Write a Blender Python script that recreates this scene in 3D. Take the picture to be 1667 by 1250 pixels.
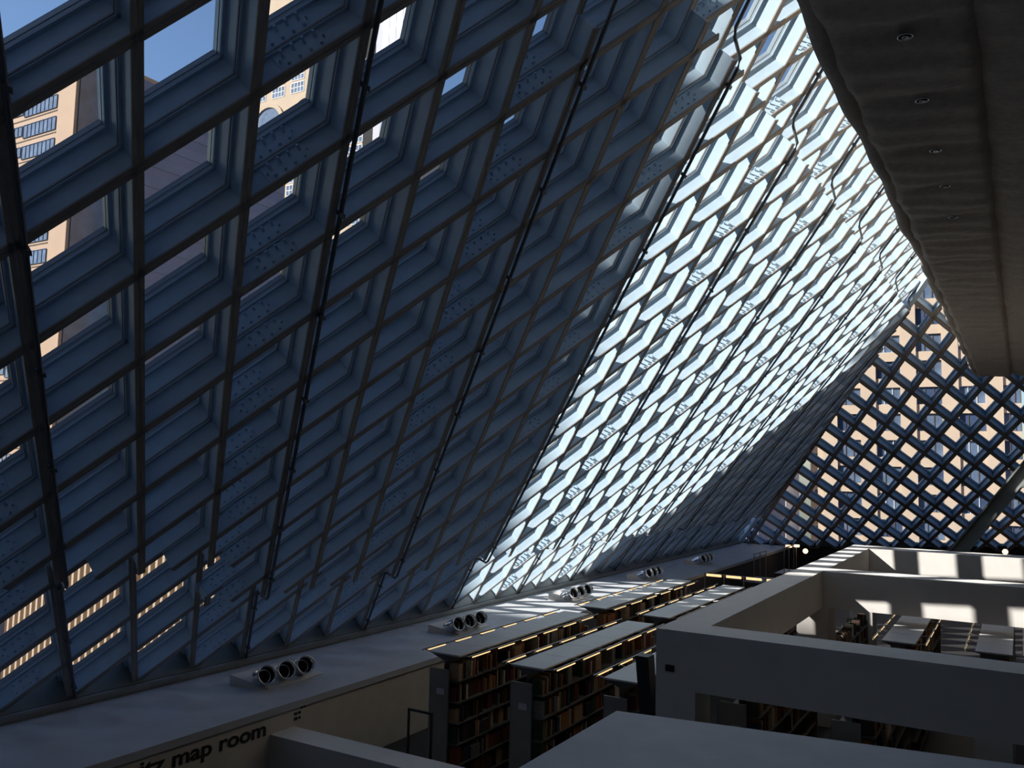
import bpy, math, random
from mathutils import Vector as V, Matrix
random.seed(7)
for o in list(bpy.data.objects): bpy.data.objects.remove(o)
SC = bpy.context.scene
COL = SC.collection

# ------------------------------------------------------------------ camera
F_PX, IW = 1398.99, 1667
RC = ((0.86091485, 0.50819031, 0.02383745),
      (-0.02519056, 0.08937867, -0.99567911),
      (-0.50812503, 0.85659446, 0.08974902))      # rows: image right, image down, forward
cd = bpy.data.cameras.new('camera'); cam = bpy.data.objects.new('camera', cd); COL.objects.link(cam)
cd.sensor_width = 36; cd.sensor_fit = 'HORIZONTAL'; cd.lens = F_PX / IW * 36
cd.clip_start = .05; cd.clip_end = 2000
r, d, fw = (V(x) for x in RC)
cam.matrix_world = Matrix(((r.x, -d.x, -fw.x, 0), (r.y, -d.y, -fw.y, 0), (r.z, -d.z, -fw.z, 0), (0, 0, 0, 1)))
SC.camera = cam

# ------------------------------------------------------------------ sky, sun, exposure
SUN = V((-.674, -.493, .549)).normalized()
w = bpy.data.worlds.new('sky'); SC.world = w; w.use_nodes = True
nt = w.node_tree; bg = nt.nodes['Background']
sky = nt.nodes.new('ShaderNodeTexSky'); sky.sky_type = 'NISHITA'; sky.sun_disc = False
sky.sun_elevation = math.asin(SUN.z); sky.sun_rotation = math.atan2(SUN.x, SUN.y)
sky.air_density = 1.0; sky.dust_density = .5; sky.ozone_density = 3.0
nt.links.new(sky.outputs[0], bg.inputs[0]); bg.inputs[1].default_value = .165
sl = bpy.data.lights.new('sun', 'SUN'); sl.energy = 13; sl.angle = math.radians(.55); sl.color = (1, .91, .80)
so = bpy.data.objects.new('sun', sl); COL.objects.link(so)
so.rotation_euler = SUN.to_track_quat('Z', 'Y').to_euler()
vs = SC.view_settings; vs.view_transform = 'Standard'; vs.look = 'None'; vs.exposure = 0.12; vs.gamma = 1; vs.use_curve_mapping = False

# ------------------------------------------------------------------ materials
MATS = {}
def mat(name, col, rough=.6, metal=0, noise=.0, nscale=8, bump=0, bscale=60, spec=.4, emit=None, estr=0):
    m = bpy.data.materials.new(name); m.use_nodes = True; n = m.node_tree; b = n.nodes['Principled BSDF']
    b.inputs['Base Color'].default_value = (*col, 1); b.inputs['Roughness'].default_value = rough
    b.inputs['Metallic'].default_value = metal; b.inputs['Specular IOR Level'].default_value = spec
    tc = n.nodes.new('ShaderNodeTexCoord')
    if noise:
        t = n.nodes.new('ShaderNodeTexNoise'); t.inputs['Scale'].default_value = nscale; t.inputs['Detail'].default_value = 5
        n.links.new(tc.outputs['Object'], t.inputs['Vector'])
        rp = n.nodes.new('ShaderNodeValToRGB')
        rp.color_ramp.elements[0].position = .3; rp.color_ramp.elements[1].position = .7
        rp.color_ramp.elements[0].color = (*[c*(1-noise) for c in col], 1)
        rp.color_ramp.elements[1].color = (*[min(1, c*(1+noise)) for c in col], 1)
        n.links.new(t.outputs['Fac'], rp.inputs[0]); n.links.new(rp.outputs[0], b.inputs['Base Color'])
    if bump:
        t = n.nodes.new('ShaderNodeTexNoise'); t.inputs['Scale'].default_value = bscale; t.inputs['Detail'].default_value = 4
        n.links.new(tc.outputs['Object'], t.inputs['Vector'])
        bn = n.nodes.new('ShaderNodeBump'); bn.inputs['Strength'].default_value = bump; bn.inputs['Distance'].default_value = .02
        n.links.new(t.outputs['Fac'], bn.inputs['Height']); n.links.new(bn.outputs[0], b.inputs['Normal'])
    if emit:
        b.inputs['Emission Color'].default_value = (*emit, 1); b.inputs['Emission Strength'].default_value = estr
    MATS[name] = m; return m
def glass_mat(name, tint, refl=.07):
    m = bpy.data.materials.new(name); m.use_nodes = True; n = m.node_tree; n.nodes.clear()
    o = n.nodes.new('ShaderNodeOutputMaterial'); mx = n.nodes.new('ShaderNodeMixShader')
    t = n.nodes.new('ShaderNodeBsdfTransparent'); t.inputs[0].default_value = (*tint, 1)
    g = n.nodes.new('ShaderNodeBsdfGlossy'); g.inputs['Roughness'].default_value = .03
    # fine wire mesh laminated in the glass: a slight tint variation
    f = n.nodes.new('ShaderNodeLayerWeight'); f.inputs[0].default_value = .5
    pw = n.nodes.new('ShaderNodeMath'); pw.operation = 'POWER'; pw.inputs[1].default_value = 5
    ad = n.nodes.new('ShaderNodeMath'); ad.operation = 'MULTIPLY_ADD'; ad.inputs[1].default_value = .5; ad.inputs[2].default_value = .02
    n.links.new(f.outputs['Facing'], pw.inputs[0]); n.links.new(pw.outputs[0], ad.inputs[0]); n.links.new(ad.outputs[0], mx.inputs[0])
    n.links.new(t.outputs[0], mx.inputs[1]); n.links.new(g.outputs[0], mx.inputs[2])
    n.links.new(mx.outputs[0], o.inputs[0]); MATS[name] = m; return m
STEEL = mat('painted_steel', (.50, .63, .74), .45, 0, .06, 5, .05, 90)
FLANGE = mat('brown_grey_flange', (.33, .30, .275), .6, 0, .08, 6)
MULL = mat('glazing_aluminium', (.42, .50, .56), .35, .3)
GLASS = glass_mat('mesh_glass', (.84, .87, .90))
PIPE = mat('dark_conduit', (.12, .13, .14), .4, .3)
DRYWALL = mat('painted_plaster', (.66, .625, .59), .8, 0, .04, 3, .08, 120)
LEDGE = mat('ledge_concrete', (.46, .47, .49), .7, 0, .08, 2, .1, 60)
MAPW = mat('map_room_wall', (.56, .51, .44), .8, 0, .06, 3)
FLOOR = mat('floor_dark_concrete', (.025, .024, .023), .6, 0, .15, 1.5)
QUILT = mat('quilted_fabric', (.58, .48, .38), .95, 0, .12, 14, .35, 40)
ROOM = mat('room_shell_grey', (.09, .088, .085), .9)
CHROME = mat('chrome', (.75, .75, .74), .16, 1)
DARK = mat('dark_interior', (.02, .02, .022), .8)
CANOPY = mat('shelf_canopy_paint', (.55, .55, .55), .5, 0, .04, 3)
SHELFM = mat('shelf_dark_metal', (.11, .105, .10), .5, .2, .1, 4)
ENDP = mat('shelf_end_panel', (.24, .22, .20), .55, 0, .1, 3)
ROD = mat('lamp_rod', (.30, .29, .28), .35, .6)
TUBE = mat('warm_tube', (1, .8, .5), .5, 0, emit=(1, .66, .30), estr=1.15)
GLOBE = mat('warm_globe', (1, .8, .5), .5, 0, emit=(1, .62, .28), estr=4)
BLACK = mat('black_metal', (.02, .02, .022), .5)
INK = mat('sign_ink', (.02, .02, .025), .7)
TABLE = mat('table_top', (.30, .31, .33), .4)
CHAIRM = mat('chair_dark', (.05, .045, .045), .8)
BRACE = mat('brace_grey', (.22, .23, .225), .5, 0, .08, 4)
WOODP = mat('lit_wood', (.42, .30, .20), .6, 0, .15, 6)

# ------------------------------------------------------------------ helpers
class MB:
    def __init__(s): s.v, s.f, s.m = [], [], []
    def quadbox(s, c, mi=0):               # eight corners: bottom 4, top 4
        k = len(s.v); s.v += [tuple(p) for p in c]
        for q in ((0, 3, 2, 1), (4, 5, 6, 7), (0, 1, 5, 4), (1, 2, 6, 5), (2, 3, 7, 6), (3, 0, 4, 7)):
            s.f.append([k+i for i in q]); s.m.append(mi)
    def box(s, x0, x1, y0, y1, z0, z1, mi=0):
        s.quadbox([(x0, y0, z0), (x1, y0, z0), (x1, y1, z0), (x0, y1, z0), (x0, y0, z1), (x1, y0, z1), (x1, y1, z1), (x0, y1, z1)], mi); return s
    def bar(s, p, q, a, b, wa, wb, mi=0):  # box from p to q, half sizes wa along a, wb along b
        a = a*wa; b = b*wb
        s.quadbox([p-a-b, p+a-b, p+a+b, p-a+b, q-a-b, q+a-b, q+a+b, q-a+b], mi); return s
    def poly(s, pts, mi=0):
        k = len(s.v); s.v += [tuple(p) for p in pts]; s.f.append(list(range(k, k+len(pts)))); s.m.append(mi); return s
    def prism(s, pts, ext, mi=0):          # polygon extruded by vector
        n = len(pts); k = len(s.v); s.v += [tuple(p) for p in pts] + [tuple(V(p)+ext) for p in pts]
        s.f.append([k+i for i in range(n)][::-1]); s.f.append([k+n+i for i in range(n)]); s.m += [mi, mi]
        for i in range(n):
            j = (i+1) % n; s.f.append([k+i, k+j, k+n+j, k+n+i]); s.m.append(mi)
        return s
    def tube(s, pts, rad, n=8, mi=0, caps=True):
        pts = [V(p) for p in pts]; k = len(s.v); rr = rad if hasattr(rad, '__len__') else [rad]*len(pts)
        for i, p in enumerate(pts):
            t = (pts[min(i+1, len(pts)-1)] - pts[max(i-1, 0)]).normalized()
            u = t.cross(V((0, 0, 1)) if abs(t.z) < .9 else V((1, 0, 0))).normalized(); v = t.cross(u)
            for j in range(n):
                an = 2*math.pi*j/n; s.v.append(tuple(p + (u*math.cos(an) + v*math.sin(an))*rr[i]))
        for i in range(len(pts)-1):
            for j in range(n):
                j2 = (j+1) % n; s.f.append([k+i*n+j, k+i*n+j2, k+(i+1)*n+j2, k+(i+1)*n+j]); s.m.append(mi)
        if caps:
            s.f.append([k+j for j in range(n)][::-1]); s.f.append([k+(len(pts)-1)*n+j for j in range(n)]); s.m += [mi, mi]
        return s
    def mesh(s, name, mats):
        me = bpy.data.meshes.new(name); me.from_pydata(s.v, [], s.f)
        for m in (mats if isinstance(mats, (list, tuple)) else [mats]): me.materials.append(m)
        if any(s.m): me.polygons.foreach_set('material_index', s.m)
        me.update(); return me
    def build(s, name, mats, parent=None):
        return link(name, s.mesh(name, mats), parent)
def link(name, me, parent=None, mw=None):
    o = bpy.data.objects.new(name, me); COL.objects.link(o)
    if parent: o.parent = parent
    if mw is not None: o.matrix_local = mw
    return o
def tag(o, label=None, cat=None, group=None, kind=None):
    for k, x in (('label', label), ('category', cat), ('group', group), ('kind', kind)):
        if x: o[k] = x
    return o
def empty(name, loc=(0, 0, 0)):
    o = bpy.data.objects.new(name, None); COL.objects.link(o); o.location = loc; o.empty_display_size = .2; return o
def smooth(o):
    for p in o.data.polygons: p.use_smooth = True
    return o
def project(p):
    x, y, z = (sum(a*b for a, b in zip(rw, p)) for rw in RC)
    return (F_PX*x/z+833.5, F_PX*y/z+625, z) if z > .1 else (1e6, 1e6, -1)
def in_view(p, m=60):
    x, y, z = project(p); return z > 0 and -m < x < 1667+m and -m < y < 1250+m
def clip_line(p, q, poly):                  # segment against convex polygon (counter clockwise)
    t0, t1 = 0., 1.; dx, dy = q[0]-p[0], q[1]-p[1]
    for i in range(len(poly)):
        a, b = poly[i], poly[(i+1) % len(poly)]; nx, ny = -(b[1]-a[1]), b[0]-a[0]
        den = nx*dx+ny*dy; num = nx*(p[0]-a[0])+ny*(p[1]-a[1])
        if abs(den) < 1e-9:
            if num < 0: return None
        else:
            t = -num/den
            if den > 0: t0 = max(t0, t)
            else: t1 = min(t1, t)
    return None if t1-t0 < 1e-4 else ((p[0]+dx*t0, p[1]+dy*t0), (p[0]+dx*t1, p[1]+dy*t1))
def clip_poly(pts, poly):
    for i in range(len(poly)):
        a, b = poly[i], poly[(i+1) % len(poly)]; nx, ny = -(b[1]-a[1]), b[0]-a[0]
        out = []
        for j in range(len(pts)):
            p, q = pts[j], pts[(j+1) % len(pts)]
            dp = nx*(p[0]-a[0])+ny*(p[1]-a[1]); dq = nx*(q[0]-a[0])+ny*(q[1]-a[1])
            if dp >= 0: out.append(p)
            if (dp >= 0) != (dq >= 0):
                t = dp/(dp-dq); out.append((p[0]+(q[0]-p[0])*t, p[1]+(q[1]-p[1])*t))
        pts = out
        if len(pts) < 3: return None
    ar = sum(pts[i][0]*pts[(i+1) % len(pts)][1]-pts[(i+1) % len(pts)][0]*pts[i][1] for i in range(len(pts)))/2
    return pts if abs(ar) > .02 else None

# ------------------------------------------------------------------ room shell
FZ = -5.62
def struct(o): o['kind'] = 'structure'; return o
struct(MB().box(-15.5, 12, -6, 51, FZ-.3, FZ).build('floor', FLOOR))
struct(MB().box(12, 12.3, -6, 51, FZ, 9.3).build('wall_right', ROOM))
struct(MB().box(-15, 12, -6.3, -6, FZ, 9.3).build('wall_back', ROOM))
struct(MB().box(-.6, 12, -6, 36, 9.0, 9.3).build('ceiling', ROOM))

# ------------------------------------------------------------------ diamond lattice walls
U = V((.70449, 0, .70971)); NO = V((-.70971, 0, .70449)); YV = V((0, 1, 0))
N0 = V((-7.41326, 16.25482, 1.73826))
FW = .052                                     # half flange width
class Lattice:
    def __init__(s, org, e1, e2, no, h1, h2): s.o, s.e1, s.e2, s.no, s.h1, s.h2 = org, e1, e2, no, h1, h2
    def p(s, x, y, off=0): return s.o + s.e1*x + s.e2*y + s.no*off
    def line(s, fam, k, L=60):               # fam A: up-left (e2 up, e1 back); fam B: up-right
        x, y = s.h1*k, s.h2*k
        if fam == 'A': return (x+s.h1*L, y-s.h2*L), (x-s.h1*L, y+s.h2*L)
        return (-x-s.h1*L, y-s.h2*L), (-x+s.h1*L, y+s.h2*L)
def ibeam(L, p, q, o0, o1, mull=None, web=.008, fw=FW):
    P = lambda t, o: L.p(t[0], t[1], o)
    dr = (P(q, 0)-P(p, 0)).normalized(); pr = L.no.cross(dr).normalized(); m = MB(); th = .011
    def seg(off0, off1, hw, mi=0):
        mid = (off0+off1)/2; m.bar(P(p, mid), P(q, mid), pr, L.no, hw, abs(off1-off0)/2, mi)
    seg(o0, o0+2*th, fw, 2); seg(o1-2*th, o1, fw*.85); seg(o0, o1, web)
    if mull: seg(o1, mull[0], .045, 1); seg(mull[0], mull[1], .05, 1)
    return m
LW = Lattice(N0, YV, U, NO, .61, 1.067)
LPOLY = [(-14.2, -8.75), (32.35, -8.75), (13.3, 10.3), (-14.2, 10.3)]      # (along, up) from the origin node
LBANDS = [[(-14.2, -4.88), (-6.5, -4.88), (-6.5, 0), (-14.2, 0)], [(-6.5, -5.95), (29.5, -5.95), (23.6, 0), (-6.5, 0)],
          [(-14.2, 0), (-7.4, 0), (-7.4, 4.66), (-14.2, 4.66)], [(-7.4, 0), (23.6, 0), (17.9, 5.72), (-7.4, 5.72)]]   # where a second layer of beams is stacked inside
wall = struct(empty('wall_left', N0 + U*-8.75))
def part(name, mb, mats, parent):
    o = mb.build(name, mats); o.parent = parent; o.matrix_parent_inverse = parent.matrix_basis.inverted(); return o
# splice plate with bolts, local x along the beam, y towards the outside, z off the web
sp = MB().box(-.27, .27, .03, .30, .008, .018)
for i in range(4):
    x = -.18+i*.12
    for (y, l) in ((.23, .075), (.10, .035)):
        sp.tube([(x, y, .018), (x, y, .018+l)], .017, 6)
sp.tube([(-.24, .165, .018), (-.24, .165, .06)], .014, 6); sp.tube([(.24, .165, .018), (.24, .165, .06)], .014, 6)
SPLICE = sp.mesh('splice_plate', STEEL)
def splice(beam, a, b, off):
    c = LW.p(-(b)*.61 + (a+.5)*.61, (a+b+.5)*1.067, off)
    dr = (YV*.61+U*1.067).normalized(); nz = -NO.cross(dr)
    if nz.y > 0: nz = -nz
    M = Matrix((dr, NO, nz)).transposed().to_4x4(); M.translation = c
    o = link('splice_plate', SPLICE, beam); o.matrix_parent_inverse = beam.matrix_basis.inverted() @ Matrix.Identity(4)
    o.matrix_local = M
    return o
inb = lambda t, P: all((P[(i+1) % len(P)][0]-P[i][0])*(t[1]-P[i][1])-(P[(i+1) % len(P)][1]-P[i][1])*(t[0]-P[i][0]) >= 0 for i in range(len(P)))
for fam in 'AB':
    for k in range(-45, 60):
        p, q = LW.line(fam, k); c = clip_line(p, q, LPOLY)
        if not c: continue
        nm = 'diagonal_beam' if fam == 'A' else 'cross_beam'
        ob = part(nm, ibeam(LW, *c, .33, .66, (.70, .77)), [STEEL, MULL, FLANGE], wall)
        mb2 = MB()
        for bnd in LBANDS:
            c2 = clip_line(p, q, bnd)
            if c2:
                m1 = ibeam(LW, *c2, 0, .33); k0 = len(mb2.v)
                mb2.v += m1.v; mb2.f += [[k0+i for i in f_] for f_ in m1.f]; mb2.m += m1.m
        ib = part('inner_'+nm, mb2, [STEEL, STEEL, FLANGE], wall) if mb2.v else None
        if fam == 'B':
            for a in range(-38, 60):
                if a % 3 != 1: continue
                t = (-k*.61+(a+.5)*.61, (a+k+.5)*1.067)
                if not inb(t, LPOLY) or not in_view(LW.p(*t), 30): continue
                if any(inb(t, bnd) for bnd in LBANDS):
                    splice(ib, a, k, 0)
                    if (LW.p(*t)).length < 16: splice(ob, a, k, .33)
                else: splice(ob, a, k, .33)
# glass panes
def panes(L, poly, off, parent, arange, brange, th=.012):
    cells = []
    for a in arange:
        for b in brange:
            x, y = (a-b)*L.h1, (a+b+1)*L.h2
            pl = clip_poly([(x-L.h1, y), (x, y-L.h2), (x+L.h1, y), (x, y+L.h2)], poly)
            if pl:
                c = L.p(x, y, off); cells.append((0 if in_view(c, 0) else 1, c.length, pl))
    cells.sort(key=lambda t: t[:2]); rest = MB()
    for i, (nv, dd, pl) in enumerate(cells):
        pts = [L.p(x, y, off) for x, y in pl]
        if i < 300: part('glass_pane', MB().prism(pts, L.no*th), GLASS, parent)
        else: rest.prism(pts, L.no*th)
    if rest.v: part('glass_panes_beyond', rest, GLASS, parent)['kind'] = 'stuff'
panes(LW, LPOLY, .735, wall, range(-40, 45), range(-45, 45))
# conduits on every third diagonal beam
for a in range(-37, 40, 3):
    p, q = LW.line('A', a); c = clip_line(p, q, LPOLY)
    if not c: continue
    lo, hi = c
    if lo[1] > hi[1]: lo, hi = hi, lo
    P = lambda u, off, dx=.075: LW.p(.61*a - (u-1.067*a)/1.067*.61 + dx, u, off)
    pts = []
    u0, u1 = max(lo[1], -8.6), hi[1]
    ul = -4.88 if a <= -10 else -5.95
    if u0 < ul-.1: pts += [P(u0, .28), P(ul-.30, .28), P(ul-.20, .22), P(ul-.07, -.02), P(ul+.05, -.055)]
    else: pts += [P(u0, -.055)]
    if u1 > 5.8: pts += [P(5.66, -.055), P(5.78, -.02), P(5.95, .22), P(6.05, .28), P(u1, .28)]
    else: pts += [P(u1, -.055)]
    m = MB().tube(pts, .027, 8)
    uu = u0+.5
    while uu < min(u1, 9):
        if abs(uu-ul+.1) > .4 and abs(uu-5.85) > .4:
            o = .28 if uu < ul-.05 or uu > 5.8 else -.055
            m.bar(P(uu, o), P(uu+.05, o), YV, NO, .045, .038)
        uu += 1.35
    if any(in_view(x, 50) for x in pts) or -3 <= a: part('conduit', m, PIPE, wall)
# base sill, tube rail, edge beams
part('base_curb', MB().prism([LW.p(-14.2, -8.9, .15), LW.p(-14.2, -8.9, .9), LW.p(-14.2, -8.45, .9), LW.p(-14.2, -8.45, .28)], YV*46.4), BRACE, wall)
part('base_rail', MB().tube([LW.p(-14, -8.5, .2), LW.p(32, -8.5, .2)], .085, 12), BRACE, wall)

# far wall
FO = V((-12.207, 47.769, -3.733)); F1 = V((.99872, .00209, .05056)).normalized(); F2 = V((-.02927, -.82098, .57020)).normalized()
FN = F2.cross(F1).normalized()
if FN.y < 0: FN = -FN
FOo = FO + F2*1.057                          # a crossing, one half cell above the first cell
LF = Lattice(FOo - FN*.2, F1, F2, FN, .627, 1.057)
def fxy(p): dlt = V(p)-LF.o; return (dlt.dot(F1), dlt.dot(F2))
c0, c1 = fxy((-13.75, 48.3, -4.1)), fxy((-2.6, 32.8, 6.68))
sl_ = (c1[0]-c0[0])/(c1[1]-c0[1]); yb = c0[1]-.6; yt = c1[1]+3.5
FPOLY = [(c0[0]+sl_*(yb-c0[1]), yb), (c0[0]+26, yb), (c0[0]+26, yt), (c0[0]+sl_*(yt-c0[1]), yt)]
fwall = struct(empty('wall_far', LF.p(c0[0]+6, yb)))
for fam in 'AB':
    for k in range(-40, 60):
        c = clip_line(*LF.line(fam, k), FPOLY)
        if c: part('diagonal_beam' if fam == 'A' else 'cross_beam', ibeam(LF, *c, 0, .40, (.44, .49), fw=.092), [STEEL, MULL, FLANGE], fwall)
panes(LF, FPOLY, .47, fwall, range(-40, 45), range(-45, 45))
pa, pb = LF.p(*FPOLY[0], .1), LF.p(*FPOLY[3], .1)
part('corner_beam', MB().bar(pa, pb, F1, FN, .10, .30), STEEL, fwall)
part('base_curb', MB().bar(LF.p(c0[0]-.3, yb+.1, .2), LF.p(c0[0]+26, yb+.1, .2), F2, FN, .15, .35), DARK, fwall)

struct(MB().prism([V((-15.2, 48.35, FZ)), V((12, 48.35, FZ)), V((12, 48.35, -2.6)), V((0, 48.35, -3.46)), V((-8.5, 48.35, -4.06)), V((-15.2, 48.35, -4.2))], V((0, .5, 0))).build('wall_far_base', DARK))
# ------------------------------------------------------------------ ledge with the map room wall
lz = -4.2
lw_ = struct(empty('wall_map_room', (-11, 20, FZ)))
part('ledge', MB().box(-14.6, -10.86, -5.5, 48.2, lz-.12, lz), LEDGE, lw_)
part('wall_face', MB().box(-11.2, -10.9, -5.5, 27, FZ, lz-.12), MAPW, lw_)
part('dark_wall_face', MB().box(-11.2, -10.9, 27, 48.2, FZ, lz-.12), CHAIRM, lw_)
def text_mesh(txt, size, ext=.004):
    c = bpy.data.curves.new('lettering', 'FONT'); c.body = txt; c.size = size; c.extrude = ext; c.offset = size*.022
    o = bpy.data.objects.new('lettering', c); COL.objects.link(o)
    bpy.context.view_layer.update()
    me = bpy.data.meshes.new_from_object(o.evaluated_get(bpy.context.evaluated_depsgraph_get())); me.materials.clear(); me.materials.append(INK)
    bpy.data.objects.remove(o); return me
MT = Matrix(((0, 0, 1, 0), (1, 0, 0, 0), (0, 1, 0, 0), (0, 0, 0, 1)))   # text plane: reads along +Y, faces +X
def sign(txt, size, y, z, name, wide=1):
    me = text_mesh(txt, size); me.transform(Matrix.Diagonal((wide, 1, 1, 1))); M = MT.copy(); M.translation = (-10.893, y, z)
    o = link(name, me); o.matrix_world = M; o.parent = lw_; o.matrix_parent_inverse = lw_.matrix_basis.inverted(); return o
sign('witz map room', .33, 7.93, -4.61, 'wall_lettering', 1.33)
for i, (t, y) in enumerate((('iiii iii', 11.42), ('iiiii iiii', 11.28), ('iiiiii iii', 11.28))):
    sign(t, .07, y, -4.36-.085*i, 'small_lettering')

# ------------------------------------------------------------------ frame of beams, low walls, slab
fz1, fz0 = -2.268, -3.056
fr = struct(empty('wall_beam_frame', (-3.8, 18, FZ)))
bev = lambda o: o
def fbox(name, *a): return part(name, MB().box(*a), DRYWALL, fr)
fbox('long_beam', -4.45, -3.877, 11.61, 28.08, fz0, fz1)
fbox('front_beam', -3.877, 9, 11.61, 12.27, fz0, fz1)
fbox('middle_beam', -3.877, 9, 20.26, 21.06, fz0, fz1)
fbox('rear_beam', -3.877, 9, 27.05, 28.08, fz0, fz1)
fbox('column', -4.45, -3.888, 11.61, 12.27, FZ, fz0)
fbox('column', -4.44, -3.75, 20.26, 21.06, FZ, fz0)
fbox('column', -4.45, -3.83, 27.2, 28.08, FZ, fz0)
fbox('column', -.73, -.22, 15.12, 15.66, FZ, fz0)
part('outlet_plate', MB().box(-4.31, -4.18, 11.598, 11.61, -2.83, -2.74), BLACK, fr)
lowp = struct(MB().box(-10.9, -4.12, 10.75, 11.3, FZ, -4.63).build('wall_low_parapet', DRYWALL))
k = 2.83/1.6
slab = MB().prism([V((-2.32*k, -1, FZ)), V((1.5, -1, FZ)), V((1.5, 10.35, FZ)), V((-.03*k, 5.68*k, FZ)), V((-2.31*k, 5.33*k, FZ))], V((0, 0, -2.83-FZ)))
struct(slab.build('wall_near_slab', LEDGE))

# ------------------------------------------------------------------ quilted soffit of the upper platform
def soffit(name, x0, x1, y0, y1, z, nx, ny, seam, amp, ph):
    v, f = [], []
    for j in range(ny+1):
        y = y0+(y1-y0)*j/ny; s = abs(math.sin(math.pi*(y/seam+ph)))**.55
        for i in range(nx+1):
            t = i/nx; x = x0+(x1-x0)*t
            edge = min(1, t/.08, (1-t)/.08)
            dz = -amp*s*(.35+.65*edge)+.012*math.sin(7.1*x+3.3*y)+.010*math.sin(13*y-5*x)
            if i == 0: x += -.03*s+.015*math.sin(3.1*y)
            v.append((x, y, z+dz+(.06 if i in (0, nx) else 0)))
    w_ = nx+1
    for j in range(ny):
        for i in range(nx): f.append((j*w_+i, (j+1)*w_+i, (j+1)*w_+i+1, j*w_+i+1))
    me = bpy.data.meshes.new(name); me.from_pydata(v, [], f); me.materials.append(QUILT); me.update()
    return link(name, me)
plat = struct(empty('ceiling_platform', (2, 15, 3.5)))
def adopt(o, par): o.parent = par; o.matrix_parent_inverse = par.matrix_basis.inverted(); return o
smooth(adopt(soffit('quilted_panel', -1.30, -.21, -6, 35.1, 3.5, 22, 500, 1.45, .07, .1), plat))
smooth(adopt(soffit('quilted_panel', -.20, 12, -6, 35.3, 3.5, 60, 400, 1.45, .07, .45), plat))
# soft rolled edge
pts = [V((-1.33+.02*math.sin(1.3*y)+.012*math.sin(4.1*y), y, 3.58+.02*math.sin(2.2*y))) for y in [-6+.25*i for i in range(165)]]
smooth(part('rolled_edge', MB().tube(pts, .1, 10), QUILT, plat))
part('platform_core', MB().box(-1.27, 12, -6, 35.05, 3.56, 9.0), QUILT, plat)
dl = [(7.18, 'nearest the top of the picture'), (8.54, 'second from the top'), (9.99, 'third from the top'), (11.32, 'fourth from the top'), (12.79, 'farthest along the row')]
for y, s in dl:
    e = empty('downlight', (-.71, y, 3.43))
    m = MB(); ring = [V((0.055*math.cos(a), .055*math.sin(a), 0)) for a in [2*math.pi*i/24 for i in range(25)]]
    m.tube(ring, .006, 6, caps=False); o = m.build('trim_ring', CHROME, e); smooth(o)
    MB().tube([(0, 0, .0), (0, 0, .012)], .05, 20).build('recess', DARK, e)
    MB().tube([(.03*math.cos(a)*(1-a/14), .03*math.sin(a)*(1-a/14), -.006) for a in [i*.5 for i in range(20)]], .004, 6).build('lamp_coil', CHROME, e)
    tag(e, 'small round chrome downlight set in the quilted dark ceiling, '+s, 'downlight', 'downlights in the quilted ceiling')

# ------------------------------------------------------------------ air vents
def make_vent():
    e = empty('air_vent', (0, 0, 0))
    hs = MB(); y0, y1 = -.78, .62
    hs.prism([(-.8, y0+.06, 0), (-.05, y0+.3, 0), (-.05, y0+.3, .02), (-.8, y0+.06, .2)], V((0, y1-y0, 0))); hs.build('housing', DRYWALL, e)
    ax = V((.78, -.42, .34)).normalized()
    for yv in (-.48, 0, .48):
        c = V((-.22, yv, .19)); m = MB(); n = 24
        u = ax.cross(V((0, 0, 1))).normalized(); vv = ax.cross(u)
        def ring(t, r): return [c+ax*t+(u*math.cos(2*math.pi*i/n)+vv*math.sin(2*math.pi*i/n))*r for i in range(n)]
        prof = [(-.25, .165), (.02, .165), (.06, .15), (.22, .15), (.25, .17), (.34, .17), (.34, .155), (.2, .13), (.02, .12)]
        k = 0
        for t, r_ in prof: m.v += [tuple(x) for x in ring(t, r_)]
        for a in range(len(prof)-1):
            for i in range(n): j = (i+1) % n; m.f.append([a*n+i, a*n+j, (a+1)*n+j, (a+1)*n+i]); m.m.append(0)
        nz = smooth(m.build('nozzle', CHROME, e))
        d_ = MB(); d_.poly(ring(.06, .115)); d_.build('throat', DARK, nz)
    return e
def copy_tree(o, parent=None):
    c = o.copy(); COL.objects.link(c); c.parent = parent
    for ch in list(o.children): copy_tree(ch, c)
    return c
v0 = make_vent()
vl = [(11.98, 'by the map room lettering'), (18.1, 'left of the nearest long bookshelf'), (24.3, 'in the sunlight beside the second bookshelf row'), (30.4, 'just past the end of the bookshelves'), (36.6, 'farthest back on the dark ledge')]
for i, (y, s) in enumerate(vl):
    o = v0 if i == 0 else copy_tree(v0)
    o.location = (-11.74, y+.04, lz); tag(o, 'triple chrome air nozzle on white housing, '+s, 'air vent', 'air vents along the ledge')

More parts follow.
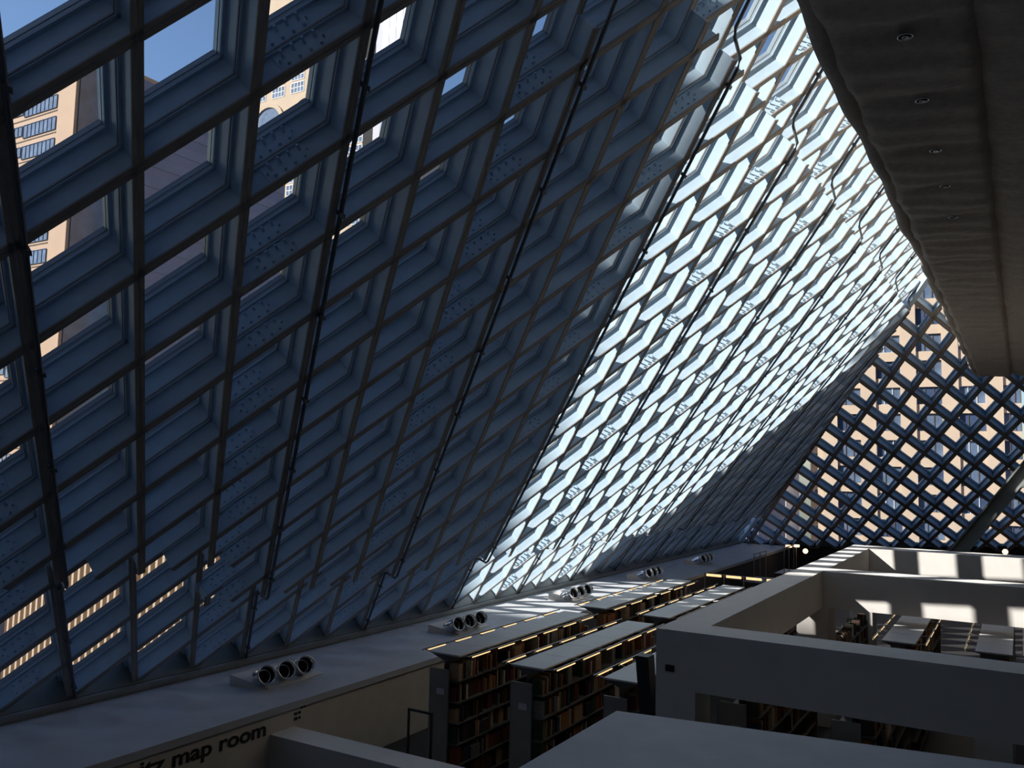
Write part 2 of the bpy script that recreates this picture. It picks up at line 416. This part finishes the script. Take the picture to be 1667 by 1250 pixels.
# ------------------------------------------------------------------ bookshelves and books
ROWS = [-3.737, -4.093, -4.439, -4.784, -5.13, -5.486]
BCOL = {'dark brown': (.055, .03, .018), 'rust red': (.20, .05, .025), 'tan': (.34, .22, .12), 'dark green': (.035, .05, .03), 'black': (.016, .016, .018),
        'cream': (.55, .47, .36), 'maroon': (.11, .02, .02), 'orange brown': (.30, .12, .04), 'dark blue': (.03, .04, .07), 'grey': (.18, .17, .16)}
BM = {k: mat('book_'+k.replace(' ', '_'), c, .6, 0, .2, 30) for k, c in BCOL.items()}
PAPER = mat('book_pages', (.55, .50, .42), .9)
BOOKMESH = {}
def book_mesh(ck, t, h, dp):
    key = (ck, t, h, dp)
    if key not in BOOKMESH:
        m = MB()
        m.box(dp-.004, dp, 0, t, 0, h); m.box(0, dp-.004, 0, .004, 0, h); m.box(0, dp-.004, t-.004, t, 0, h)
        m.box(.006, dp-.004, .004, t-.004, .005, h-.006, 1)
        BOOKMESH[key] = m.mesh('book', [BM[ck], PAPER])
    return BOOKMESH[key]
BOOKS = []                                   # (screen weight, mesh, location, colour, row, shelf text)
ROWN = ['top', 'second', 'third', 'fourth', 'fifth', 'bottom']
def fill_books(cx, y0, y1, rows, side, sname, dens=.86):
    for ri in rows:
        z = ROWS[ri]+.012; y = y0+.05
        while y < y1-.08:
            if random.random() > dens: y += random.uniform(.08, .5); continue
            ck = random.choice(list(BCOL)); n = random.randint(1, 7); hh = round(random.uniform(.20, .31), 2); tt = random.choice((.025, .035, .045, .055)); dpp = random.choice((.16, .19, .21))
            same = random.random() < .6
            for _ in range(n):
                if y > y1-.08: break
                h, t, dp, c = (hh, tt, dpp, ck) if same else (round(random.uniform(.20, .31), 2), random.choice((.025, .035, .045, .055)), random.choice((.16, .19, .21)), random.choice(list(BCOL)))
                me = book_mesh(c, t, h, dp)
                M = Matrix.Translation((cx+side*.06, y, z)) if side > 0 else Matrix.Translation((cx-.06, y+t, z)) @ Matrix.Rotation(math.pi, 4, 'Z')
                pc = V((cx+side*.25, y, z+.1)); px, py, pz = project(pc)
                BOOKS.append((pz if side > 0 and -5 < px < 1672 and py < 1255 else 1000+pz, me, M, ('thin ' if t < .04 else 'thick ')+('short ' if h < .235 else 'tall ' if h > .275 else '')+c, ri, sname)); y += t+.0015
def bookshelf(cx, y0, y1, label, sname, sides=(1,), rows=range(6), lamps=True, dens=.86, low=False):
    e = empty('bookshelf', (cx, (y0+y1)/2, FZ)); h = (y1-y0)/2; B = lambda z: z-FZ
    P = lambda nm, mb, mt: mb.build(nm, mt, e)
    n = max(1, round((y1-y0)/.92)); st = (y1-y0)/n
    if not low:
        for i in range(n):                       # canopy panels with fine joints, folded down to the middle
            ya, yb_ = -h+i*st+.004, -h+(i+1)*st-.004
            P('canopy_panel', MB().box(-.30, .30, ya, yb_, B(-3.32), B(-3.294)).prism([(-.29, ya+.01, B(-3.32)), (-.03, ya+.01, B(-3.42)), (.03, ya+.01, B(-3.42)), (.29, ya+.01, B(-3.32))], V((0, yb_-ya-.02, 0)), 1), [CANOPY, SHELFM])
        P('canopy_spine', MB().box(-.02, .02, -h+.02, h-.02, B(-3.64), B(-3.41)), SHELFM)
    for s in (-1, 1): P('end_panel', MB().box(-.29, .10 if s < 0 else .29, s*h-.02, s*h+.02, 0, B(-4.3 if low else -3.56)), ENDP)
    P('back_panel', MB().box(-.012, .012, -h+.02, h-.02, .05, B(-4.2 if low else -3.50)), SHELFM)
    for i in range(1, n): P('upright', MB().box(-.26, .26, -h+i*st-.008, -h+i*st+.008, 0, B(-4.35 if low else -3.50)), SHELFM)
    for r_ in range(2 if low else 0, 6): P('shelf_board', MB().box(-.29, .29, -h+.02, h-.02, B(ROWS[r_])-.012, B(ROWS[r_])+.012), SHELFM)
    if not low: P('label_holder', MB().box(-.13, .02, -h-.028, -h-.02, B(-3.98), B(-3.88)), CANOPY)
    if lamps:
        for s in (-1, 1):
            rod = P('lamp_rod', MB().tube([(s*.475, -h, B(-3.294)), (s*.475, h+.1, B(-3.294))], .013, 8), ROD)
            for i in range(n):
                ya = -h+i*st+.14; MB().tube([(s*.475, ya, B(-3.322)), (s*.475, ya+st*.66, B(-3.322))], .010, 8).build('light_tube', TUBE, rod)
                MB().tube([(s*.475, ya-.06, B(-3.294)), (s*.2, ya-.06, B(-3.35))], .010, 6).build('bracket', ROD, rod)
    tag(e, label, 'bookshelf', 'long double-sided bookshelves')
    for s in sides: fill_books(cx, y0, y1, rows, s, sname, dens)
    return e
SX = lambda k: -8.575+1.609*k
bookshelf(SX(0), 12.42, 17.5, 'long double-sided bookshelf nearest the map room wall, lamps along both sides', 'of the bookshelf nearest the map room wall', rows=range(6))
bookshelf(SX(1), 12.44, 17.28, 'long bookshelf second from the map room wall, pale top in front of the others', 'of the bookshelf second from the map room wall', rows=range(6))
bookshelf(SX(2), 12.53, 15.12, 'short bookshelf squeezed against the corner of the beam frame', 'of the short bookshelf by the beam frame', rows=range(4))
bookshelf(SX(0), 18.36, 24.3, 'farther bookshelf beside the sunlit ledge with red-brown volumes', 'of the farther bookshelf beside the ledge', rows=range(4))
bookshelf(SX(1), 18.14, 24.08, 'farther bookshelf partly hidden by the beam frame, striped with sunlight', 'of the farther bookshelf hidden by the frame', rows=range(3))
bookshelf(-4.21, 21.15, 27.0, 'low open-topped bookcase crammed with books, right behind the corner column', 'of the low bookcase behind the column', rows=range(2, 6), lamps=False, dens=.97, low=True)
bookshelf(SX(2), 18.3, 24.2, 'farther bookshelf under the long beam, glimpsed past the corner column', 'of the bookshelf under the long beam', rows=range(3))
bookshelf(SX(4), 18.47, 24.4, 'bookshelf inside the beam frame with wide grey top', 'of the left bookshelf inside the beam frame', rows=range(2))
bookshelf(SX(5), 18.47, 24.4, 'bookshelf inside the beam frame nearest the right edge of the picture', 'of the right bookshelf inside the beam frame', rows=range(2))
bookshelf(SX(4), 13.28, 17.5, 'dim bookshelf glimpsed through the gap under the front beam, towards the left', 'of the dim bookshelf under the front beam, left', rows=range(3))
bookshelf(SX(3), 13.28, 17.5, 'dim bookshelf glimpsed under the front beam beside the corner column', 'of the dim bookshelf beside the corner column', rows=range(3))
BOOKS.sort(key=lambda t: t[0])
seen = {}
rest = {}
for i, (wgt, me, M, c, ri, sn) in enumerate(BOOKS):
    if i < 300 and wgt < 1000:
        o = link('book', me); o.matrix_world = M
        tag(o, f'{c} book, {ROWN[ri]} row {sn}', 'book', f'{c} books, {ROWN[ri]} row {sn}')
    elif wgt < 1000 or True:
        rest.setdefault(me.materials[0].name, []).append((me, M))
allm = [BM[k] for k in BCOL]+[PAPER]; RB = MB(); names = [m.name for m in allm]
for mn, L_ in rest.items():
    for me, M in L_:
        k0 = len(RB.v); RB.v += [tuple(M @ x.co) for x in me.vertices]
        for p in me.polygons:
            RB.f.append([k0+i for i in p.vertices]); RB.m.append(names.index(mn) if p.material_index == 0 else len(allm)-1)
if RB.v: tag(RB.build('books_farther', allm), 'rows of dim farther books deep in the shelves and behind the nearer ones', 'books', kind='stuff')

# ------------------------------------------------------------------ leaning post, rail, brace
tag(MB().prism([V((-5.0, 12.2, -2.82)), V((-4.80, 12.2, -2.82)), V((-4.56, 12.2, FZ)), V((-4.74, 12.2, FZ))], V((0, .24, 0))).build('leaning_post', BLACK), 'dark leaning post between the short bookshelf and the beam frame', 'post')
e = empty('handrail', (-8.6, 11.8, FZ))
for x in (-.23, .23): MB().box(x-.016, x+.016, -.016, .016, 0, 1.49).build('rail_post', BLACK, e)
MB().box(-.246, .246, -.016, .016, 1.48, 1.515).build('rail_bar', BLACK, e)
tag(e, 'thin black metal rail frame at the end of the nearest bookshelf', 'rail')
bp, bq = V((-3.39, 37.5, -4.68)), V((2.23, 37.5, 2.98)); dr = (bq-bp).normalized(); pr = dr.cross(V((0, 1, 0))).normalized()
m = MB().bar(bp, bq, pr, V((0, 1, 0)), .22, .02); m.bar(bp+pr*.25, bq+pr*.25, pr, V((0, 1, 0)), .03, .22); m.bar(bp-pr*.25, bq-pr*.25, pr, V((0, 1, 0)), .03, .22)
tag(m.build('diagonal_brace', BRACE), 'grey sloping steel brace crossing in front of the far diamond wall', 'brace')

# ------------------------------------------------------------------ reading tables with lamps at the back
def reading_table(cx, cy, L, lit, label, along='x', nl=4, lz_=-4.2, group='reading tables at the back'):
    e = empty('reading_table', (cx, cy, FZ)); ax = (lambda a, b, z: (a, b, z)) if along == 'x' else (lambda a, b, z: (b, a, z))
    def bx(m, a0, a1, b0, b1, z0, z1):
        p, q = ax(a0, b0, z0), ax(a1, b1, z1); m.box(min(p[0], q[0]), max(p[0], q[0]), min(p[1], q[1]), max(p[1], q[1]), z0, z1); return m
    bx(MB(), -L/2, L/2, -.45, .45, .72, .75).build('table_top', TABLE, e)
    for s in (-1, 1):
        for t in (-1, 1): bx(MB(), s*(L/2-.06)-.02, s*(L/2-.06)+.02, t*.4-.02, t*.4+.02, 0, .72).build('leg', BLACK, e)
    zt = lz_-FZ
    br = MB().tube([ax(-L/2, 0, zt+.02), ax(L/2, 0, zt+.02)], .03, 8).build('lamp_bar', ROD, e)
    for i in range(nl+1): MB().tube([ax(-L/2+.02+(L-.04)*i/nl, 0, .75), ax(-L/2+.02+(L-.04)*i/nl, 0, zt)], .02, 6).build('lamp_post', ROD, e)
    if lit:
        for i in range(nl):
            a = -L/2+L*(i+.5)/nl; MB().tube([ax(a-L/nl*.37, 0, zt-.02), ax(a+L/nl*.37, 0, zt-.02)], .055, 10).build('light_tube', TUBE, br)
    return tag(e, label, 'table', group)
reading_table(-9.25, 33.3, 3.1, True, 'reading table with a glowing row of four lamps behind the bookshelves')
reading_table(-9.95, 38.4, 2.0, False, 'dim reading table with an unlit lamp bar, nearer the sloping wall', 'y', 2, -3.72)
reading_table(-9.6, 42.3, 2.0, False, 'dim reading table with an unlit lamp bar, farther back', 'y', 2, -3.72)
for i, (x, y, s) in enumerate(((-9.95, 43.8, 'left of a pair near the far wall'), (-9.70, 44.3, 'right of a pair near the far wall'))):
    e = empty('table_lamp', (x, y, FZ)); MB().tube([(0, 0, 0), (0, 0, 1.76)], .02, 8).build('stem', ROD, e)
    MB().box(-.13, .13, -.1, .1, 1.75, 1.85).build('lamp_shade', GLOBE, e); MB().tube([(0, 0, 0), (0, 0, .03)], .14, 14).build('base', ROD, e)
    tag(e, 'small glowing box lamp on a thin stem, '+s, 'lamp', 'box lamps')
for x, y, z, s in ((-9.16, 43.8, -4.0, 'beside the low table at the back'), (-.74, 45.5, -3.55, 'right of the sloping brace')):
    e = empty('globe_lamp', (x, y, FZ)); h = z-FZ
    MB().tube([(0, 0, 0), (0, 0, h-.1)], .015, 8).build('stem', BLACK, e); MB().tube([(0, 0, 0), (0, 0, .04)], .14, 14).build('base', BLACK, e)
    g = MB().tube([(0, 0, h+.12*math.cos(math.pi*i/8)) for i in range(9)], [max(.003, .12*math.sin(math.pi*i/8)) for i in range(9)], 14).build('globe', GLOBE, e); smooth(g)
    tag(e, 'glowing round lamp '+s, 'lamp', 'globe lamps')
def lounge(cx, cy, rz, label):
    e = empty('lounge_chair', (cx, cy, FZ)); e.rotation_euler.z = rz
    MB().box(-.38, .38, -.38, .38, .22, .44).build('seat', CHAIRM, e)
    MB().prism([(-.36, .26, .40), (-.36, .42, .40), (-.30, .56, 1.0), (-.30, .44, 1.0)], V((.7, 0, 0))).build('backrest', CHAIRM, e)
    for s in (-1, 1):
        MB().box(s*.42-.06, s*.42+.06, -.38, .42, .1, .62).build('armrest', CHAIRM, e)
        for t in (-1, 1): MB().box(s*.36-.02, s*.36+.02, t*.34-.02, t*.34+.02, 0, .22).build('leg', BLACK, e)
    tag(e, label, 'chair', 'dark lounge chairs at the back')
lounge(-9.9, 36.0, 2.6, 'dark lounge chair silhouetted against the ledge behind the lamp table')
lounge(-7.9, 40.5, .4, 'dark lounge chair near the low table at the back')
e = empty('low_table', (-8.2, 43.9, FZ)); MB().box(-.7, .7, -.4, .4, .68, .72).build('table_top', TABLE, e)
for s in (-1, 1):
    for t in (-1, 1): MB().box(s*.62-.02, s*.62+.02, t*.34-.02, t*.34+.02, 0, .68).build('leg', BLACK, e)
tag(e, 'dim grey table under the box lamps near the far wall', 'table')

# ------------------------------------------------------------------ the city outside
GZ = -46
struct(MB().box(-260, 160, -120, 330, GZ-1, GZ).build('ground_street', mat('asphalt', (.05, .05, .055), .9)))
TAN = mat('tan_stone', (.47, .365, .27), .85, 0, .05, .4); TAN2 = mat('warm_stone', (.40, .275, .19), .85, 0, .05, .3); CREAM = mat('cream_panels', (.45, .35, .255), .85, 0, .04, .4)
PINK = mat('pale_pink_stone', (.48, .385, .325), .85); SLATE = mat('slate_panels', (.17, .18, .26), .6, 0, .1, .3); SLATE2 = mat('slate_glass', (.135, .14, .215), .3, 0, .1, .3); LILAC = mat('pale_grey_panels', (.42, .42, .47), .7)
WGL = mat('window_glass_blue', (.10, .14, .21), .12, 0, .35, .5, spec=.6); WGD = mat('window_glass_dark', (.045, .07, .13), .12, 0, .35, .5, spec=.6); BGL = mat('blue_tower_glass', (.05, .10, .25), .3, 0, .2, .4, spec=.6)
WHITE = mat('white_mullion', (.62, .62, .62), .6); JOINT = mat('dark_joint', (.10, .07, .055), .9); CONC = mat('plain_concrete', (.11, .11, .115), .9)
def bld(name, x0, x1, y0, y1, z1, m, label):
    e = empty(name, ((x0+x1)/2, (y0+y1)/2, GZ)); part('wall', MB().box(x0, x1, y0, y1, GZ, z1), m, e)
    tag(e, label, 'building'); return e
WIN = {}
def window(e, x, y, z, w_, h_, nm=(1, 1), glass=None, frame=None, fw_=.1, face='y'):
    key = (w_, h_, nm, glass.name, frame.name if frame else '', face)
    if key not in WIN:
        m = MB(); bx = (lambda a0, a1, d0, d1, z0, z1, mi: m.box(a0, a1, -d1, -d0, z0, z1, mi)) if face == 'y' else (lambda a0, a1, d0, d1, z0, z1, mi: m.box(d0, d1, a0, a1, z0, z1, mi))
        bx(0, w_, .0, .04, 0, h_, 0)
        if frame:
            for i in range(nm[0]+1): bx(w_*i/nm[0]-fw_/2, w_*i/nm[0]+fw_/2, .04, .12, 0, h_, 1)
            for j in range(nm[1]+1): bx(0, w_, .04, .12, h_*j/nm[1]-fw_/2, h_*j/nm[1]+fw_/2, 1)
        WIN[key] = m.mesh('window', [glass, frame or glass])
    o = link('window', WIN[key]); o.location = (x, y, z); return adopt(o, e)
# tan tower beyond the far wall: stone piers and spandrels standing proud of the windows
Y1 = 128.; e = bld('stone_tower', -25, 0.2, Y1, Y1+25, 140, TAN, 'tan stone tower with tall window bays seen straight through the far diamond wall')
x = -24.2; i = 0
while x < 0:
    part('pier', MB().box(x, x+2.0, Y1-.55, Y1, GZ, 140), TAN, e); x += 5.1
z = -16.2; j = 0
while z < 34:
    for i in range(5):
        x = -24.2+2.0+5.1*i-.02
        if x > -1: continue
        part('spandrel', MB().box(x, min(x+3.14, .2), Y1-.3, Y1, z+2.35, z+3.6), TAN, e)
        wx = min(3.1, .1-x)
        window(e, x+.02, Y1, z, round(wx, 2), 2.35, (3, 1), WGL if (i+j) % 3 else WGD, WHITE if (i*j) % 2 else JOINT, .09)
    z += 3.6; j += 1
e = bld('pale_tower', -33.5, -28.4, 165, 180, 110, PINK, 'narrow pale tower with small square windows left of the tan stone tower')
for j in range(14):
    for i in range(2): window(e, -32.7+2.2*i, 165, -12+3.3*j, 1.3, 1.6, (1, 1), WGD)
e = bld('grey_block', -51, -34.5, 150, 160, 12, LILAC, 'pale grey slab building low behind the far corner')
for j in range(9): window(e, -50.6, 150, -19+3.4*j, 15.6, 1.8, (14, 1), WGL, LILAC, .12)
e = bld('blue_block', -48, -24.0, 92, 104, -.8, SLATE, 'low blue-grey glass building at the foot of the far corner')
for j in range(8):
    for i in range(6): window(e, -47.6+3.9*i, 92, -26.2+3.2*j, 3.5, 2.7, (3, 1), WGL, SLATE, .12)
e = bld('glass_tower', 1.0, 24, 112, 130, 150, SLATE, 'dark blue glass tower at the right edge beyond the far wall')
for j in range(18):
    for i in range(3): window(e, 1.2+3.6*i, 112, -20+3.6*j, 3.4, 3.2, (3, 2), BGL, LILAC, .08)
# tan banded tower on the left
XA, YA, ZT = -132., 80.1, 66.5
e = bld('banded_tower', -226, XA, YA, 127, ZT, TAN2, 'tan tower banded with ribbon windows at the upper left')
z = ZT-5.2
while z > -30:
    for i in range(8):
        window(e, XA-5.0-9.6*(i+1)+(0 if i else .2), YA-.02, z-(.55 if i == 0 else 0), 9.4, 1.7+(.55 if i == 0 else 0), (8, 1), WGL, WGD, .07)
    part('shadow_joint', MB().box(-226, XA-4.8, YA-.06, YA+.02, z-1.15, z-.98), JOINT, e)
    z -= 3.75
part('corner_glass', MB().box(XA, XA+.25, YA+.6, YA+9, GZ, ZT-1), WGD, e)
z = ZT-4.5
while z > -30:
    part('side_band', MB().box(XA, XA+.2, YA+9.4, 126.6, z, z+1.8), SLATE, e); part('side_window', MB().box(XA, XA+.1, YA+9.4, 126.6, z+1.8, z+3.75), SLATE2, e); z -= 3.75
# arcaded tower
e = bld('arcaded_tower', -239, -184, 210, 215, 190, CREAM, 'warm stone tower with gridded windows and an arched tier')
def arch(e, xc, y, z, r0, r1):
    n = 14; P_ = [V((xc+r1*math.cos(math.pi*i/n), y, z+r1*math.sin(math.pi*i/n))) for i in range(n+1)] ; Q = [V((xc+r0*math.cos(math.pi*i/n), y, z+r0*math.sin(math.pi*i/n))) for i in range(n+1)]
    m = MB()
    for i in range(n): m.prism([P_[i], P_[i+1], Q[i+1], Q[i]], V((0, -.5, 0)))
    part('arch', m, CREAM, e)
    g = MB(); g.prism([V((xc+r0*math.cos(math.pi*i/n), y-.02, z+r0*math.sin(math.pi*i/n))) for i in range(n+1)], V((0, -.05, 0))); part('arch_glass', g, WGL, e)
for j in range(18):
    z = 76+4.6*j
    for i in range(6):
        if j in (9, 10): continue
        window(e, -236+9.2*i, 210, z, 6.0, 3.7, (4, 2), WGL, WHITE, .22)
for i in range(3): arch(e, -228.4+18.4*i, 210, 117.0, 6.6, 8.2)
e = bld('blue_tower', -229, -200, 262, 272, 230, LILAC, 'tall blue glass tower with a pale corner fin')
for i in range(6): part('glass_strip', MB().box(-220.5+3.4*i, -217.3+3.4*i, 261.6, 262, GZ, 229), BGL, e)
e = bld('mid_tower', -183.6, -170, 225, 236, 108, PINK, 'half-hidden stone tower between the arcaded tower and the blue glass tower')
for j in range(10):
    for i in range(3): window(e, -183.0+4.2*i, 225, 62+4.4*j, 3.0, 2.6, (2, 1), WGL, WHITE, .16)
# finned building low on the left
e = bld('finned_block', -128, -60, 66, 78, -4.0, CREAM, 'cream office block with tall vertical fins seen through the lowest left windows')
for j in range(6):
    zb = -10.2-5.4*j
    part('window_band', MB().box(-127.5, -60.5, 65.92, 66, zb, zb+3.6), WGD, e)
for i in range(56): part('fin', MB().box(-127.6+1.2*i, -127.2+1.2*i, 65.3, 65.95, -40, -6.4), CREAM, e)
e = bld('glass_annex', -104, -88, 46, 50, -13, SLATE, 'low blue-grey glass annex in front of the finned office block')
for j in range(5):
    for i in range(5): window(e, -103.4+2.9*i, 46, -17+-3.2*j, 2.5, 2.7, (2, 1), WGL, LILAC, .1)
# unseen towers: two keep the sun off the wall, two added to block sky
def banded(name, x0, x1, y0, y1, z1, label, setback=None):
    e = bld(name, x0, x1, y0, y1, z1, CONC, label)
    z = GZ+6
    while z < z1-6: part('window_band', MB().box(x0-.06, x1+.06, y0-.06, y1+.06, z, z+2.4), WGD, e); z += 8
    if setback:
        a, b, c, d_, zt = setback; part('shading_storeys', MB().box(a, b, c, d_, z1 if name != 'slim_tower' else 36, zt), CONC, e)
    return e
banded('roofline_tower', -130, -18, -52, -18.3, 39.5, 'broad concrete tower outside, behind the viewpoint', (-45, -18, -52, -28, 150))  # setback storeys above the roofline added, unseen, to cut sky light on the webs
banded('slim_tower', -82, -45, 5.1, 18.5, 110, 'slim concrete tower outside, left of the viewpoint', (-45, -42.6, 5.1, 18.5, 110))
banded('rear_sky_screen', -17, 34, -80, -40, 140, 'tall concrete tower added unseen to block sky light, straight behind the viewpoint')  # added out of view so less sky light reaches the left wall webs
banded('side_sky_screen', 27, 70, 80, 110, 130, 'tall concrete tower added unseen to block sky light, right of the far wall')  # added out of view to dim the sky light on the far lattice
